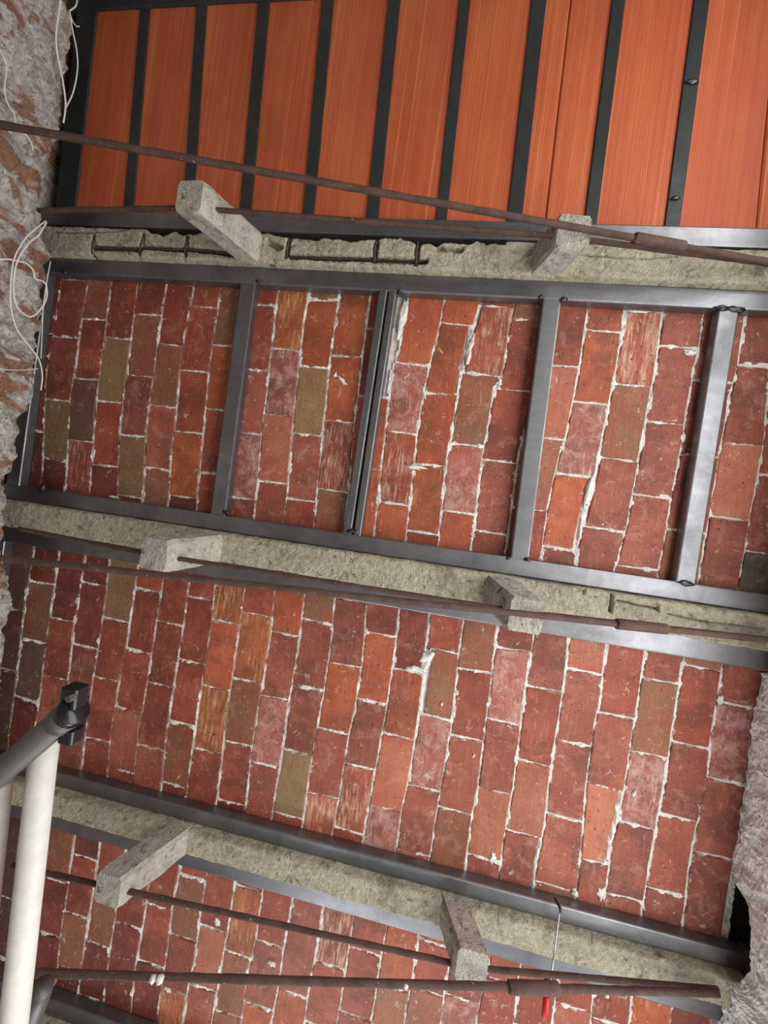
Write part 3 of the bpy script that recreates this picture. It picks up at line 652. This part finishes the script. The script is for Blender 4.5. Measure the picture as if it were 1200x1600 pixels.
def child_box(c, ax, sx, sy, sz, mat, name, parent):
    "bevelled block centred at c with its long side along ax, as a sub-part"
    ax = Vector(ax).normalized(); vs, fs = prism(Vector(c) - ax * sx, Vector(c) + ax * sx, bevel_sec(-sy, sy, -sz, sz, min(sy, sz) * .35))
    L = Vector(sc.location) + Vector(parent.location); q = sum(vs, Vector()) / len(vs)
    return obj(name, [v - q for v in vs], fs, mat, parent, q - L)
child_box(at(116, 1087, .690), Vector((0, 1, 0)), .018, .017, .016, M_BLACK, 'clamp_jaw', cp)
child_box(at(111, 1147, .690), Vector((0, 1, 0)), .012, .015, .014, M_BLACK, 'clamp_jaw', cp)
child_box(at(124, 1118, .680), Vector((0, 1, 0)), .034, .006, .012, M_BLACK, 'clamp_strap', cp)
q0 = at(112, 1090, .712); L = Vector(sc.location) + Vector(cp.location)
vs, fs = tube([q0 + Vector((0, 0, .006)), q0 - Vector((0, 0, .008))], .0065, 6); obj('bolt', [v - q0 for v in vs], fs, M_GALV, cp, q0 - L)
tE = at(66, 1541, .56); tF = at(36, 1625, .56); part('tube_end', *tube([tE, tE.lerp(tF, .12), tF], [.0215, .0235, .0235], 20), M_GALV, sc, True)
# uprights outside the frame that carry the tubes
yA = wB + dW * .9; part('upright', *tube([(gB.x + dG.x * 2.0, gB.y + dG.y * 2.0, 0), (gB.x + dG.x * 2.0, gB.y + dG.y * 2.0, gB.z + dG.z * 2.0 + .05)], r_, 20), M_GALV, sc, True)
part('upright', *tube([(yA.x, yA.y, 0), (yA.x, yA.y, yA.z + .02)], r_, 20), M_GALV, sc, True)
yB = xA + dW * 1.9; part('upright', *tube([(yB.x, yB.y, 0), (yB.x, yB.y, yB.z + .02)], r_, 20), M_GALV, sc, True)

# ------------------------------------------------------------------ white cables on the rubble wall
CG = 'white cables on the rubble wall'
def cable(label, pts, rad=.0021, off=.03):
    P = smooth_path([on_u(x, y, UL + off) for x, y in pts], 6)
    o = part_top('cable', *tube(P, rad, 8), M_CABLE); tag(o, label, 'cable', CG)
def part_top(name, vs, fs, mat):
    c = sum(vs, Vector()) / len(vs); return obj(name, [v - c for v in vs], fs, mat, None, c, True)
k = 6.667
cable('white cable hanging straight along the top of the rubble wall edge', [(97, -25), (94, 5), (88, 50), (89, 80), (97, 120), (102, 155), (102, 172), (99, 192)], .0028)
cable('white cable bowed outward beside the dark steel at the top left', [(122, -10), (119, 8), (112, 15), (109, 20), (114, 50), (120, 80), (121, 110), (114, 145), (103, 168)], .0022, .028)
cable('short curled white cable end near the top left corner', [(109, 20), (113, 32), (119, 41), (124, 41)], .0016, .032)
cable('thin white cable dangling at the left edge above the long rod', [(-8, 65), (0, 78), (8, 96), (10, 112), (7, 140), (12, 162), (22, 178), (26, 195), (38, 208), (48, 222), (52, 235)], .0018)
cable('looped white cable coiled on the rubble wall', [(73, 347), (60, 368), (45, 380), (27, 408), (21, 445), (24, 472), (33, 487), (48, 495), (62, 485), (72, 468), (73, 450), (68, 440), (55, 435), (52, 423), (42, 412), (28, 408), (12, 405), (-10, 406)], .0026)
cable('white cable trailing down from the coil to the wall edge', [(72, 345), (55, 358), (38, 375), (22, 405), (17, 440), (17, 480), (27, 515), (45, 540), (60, 560), (66, 585), (64, 610)], .0022, .034)
cable('thin straight white cable beside the coil on the wall edge', [(79, 408), (74, 435), (68, 475), (66, 515), (64, 560)], .0015, .03)
cable('thin white cable lying sideways low on the rubble wall', [(-8, 575), (15, 578), (40, 578), (60, 576)], .0014, .03)
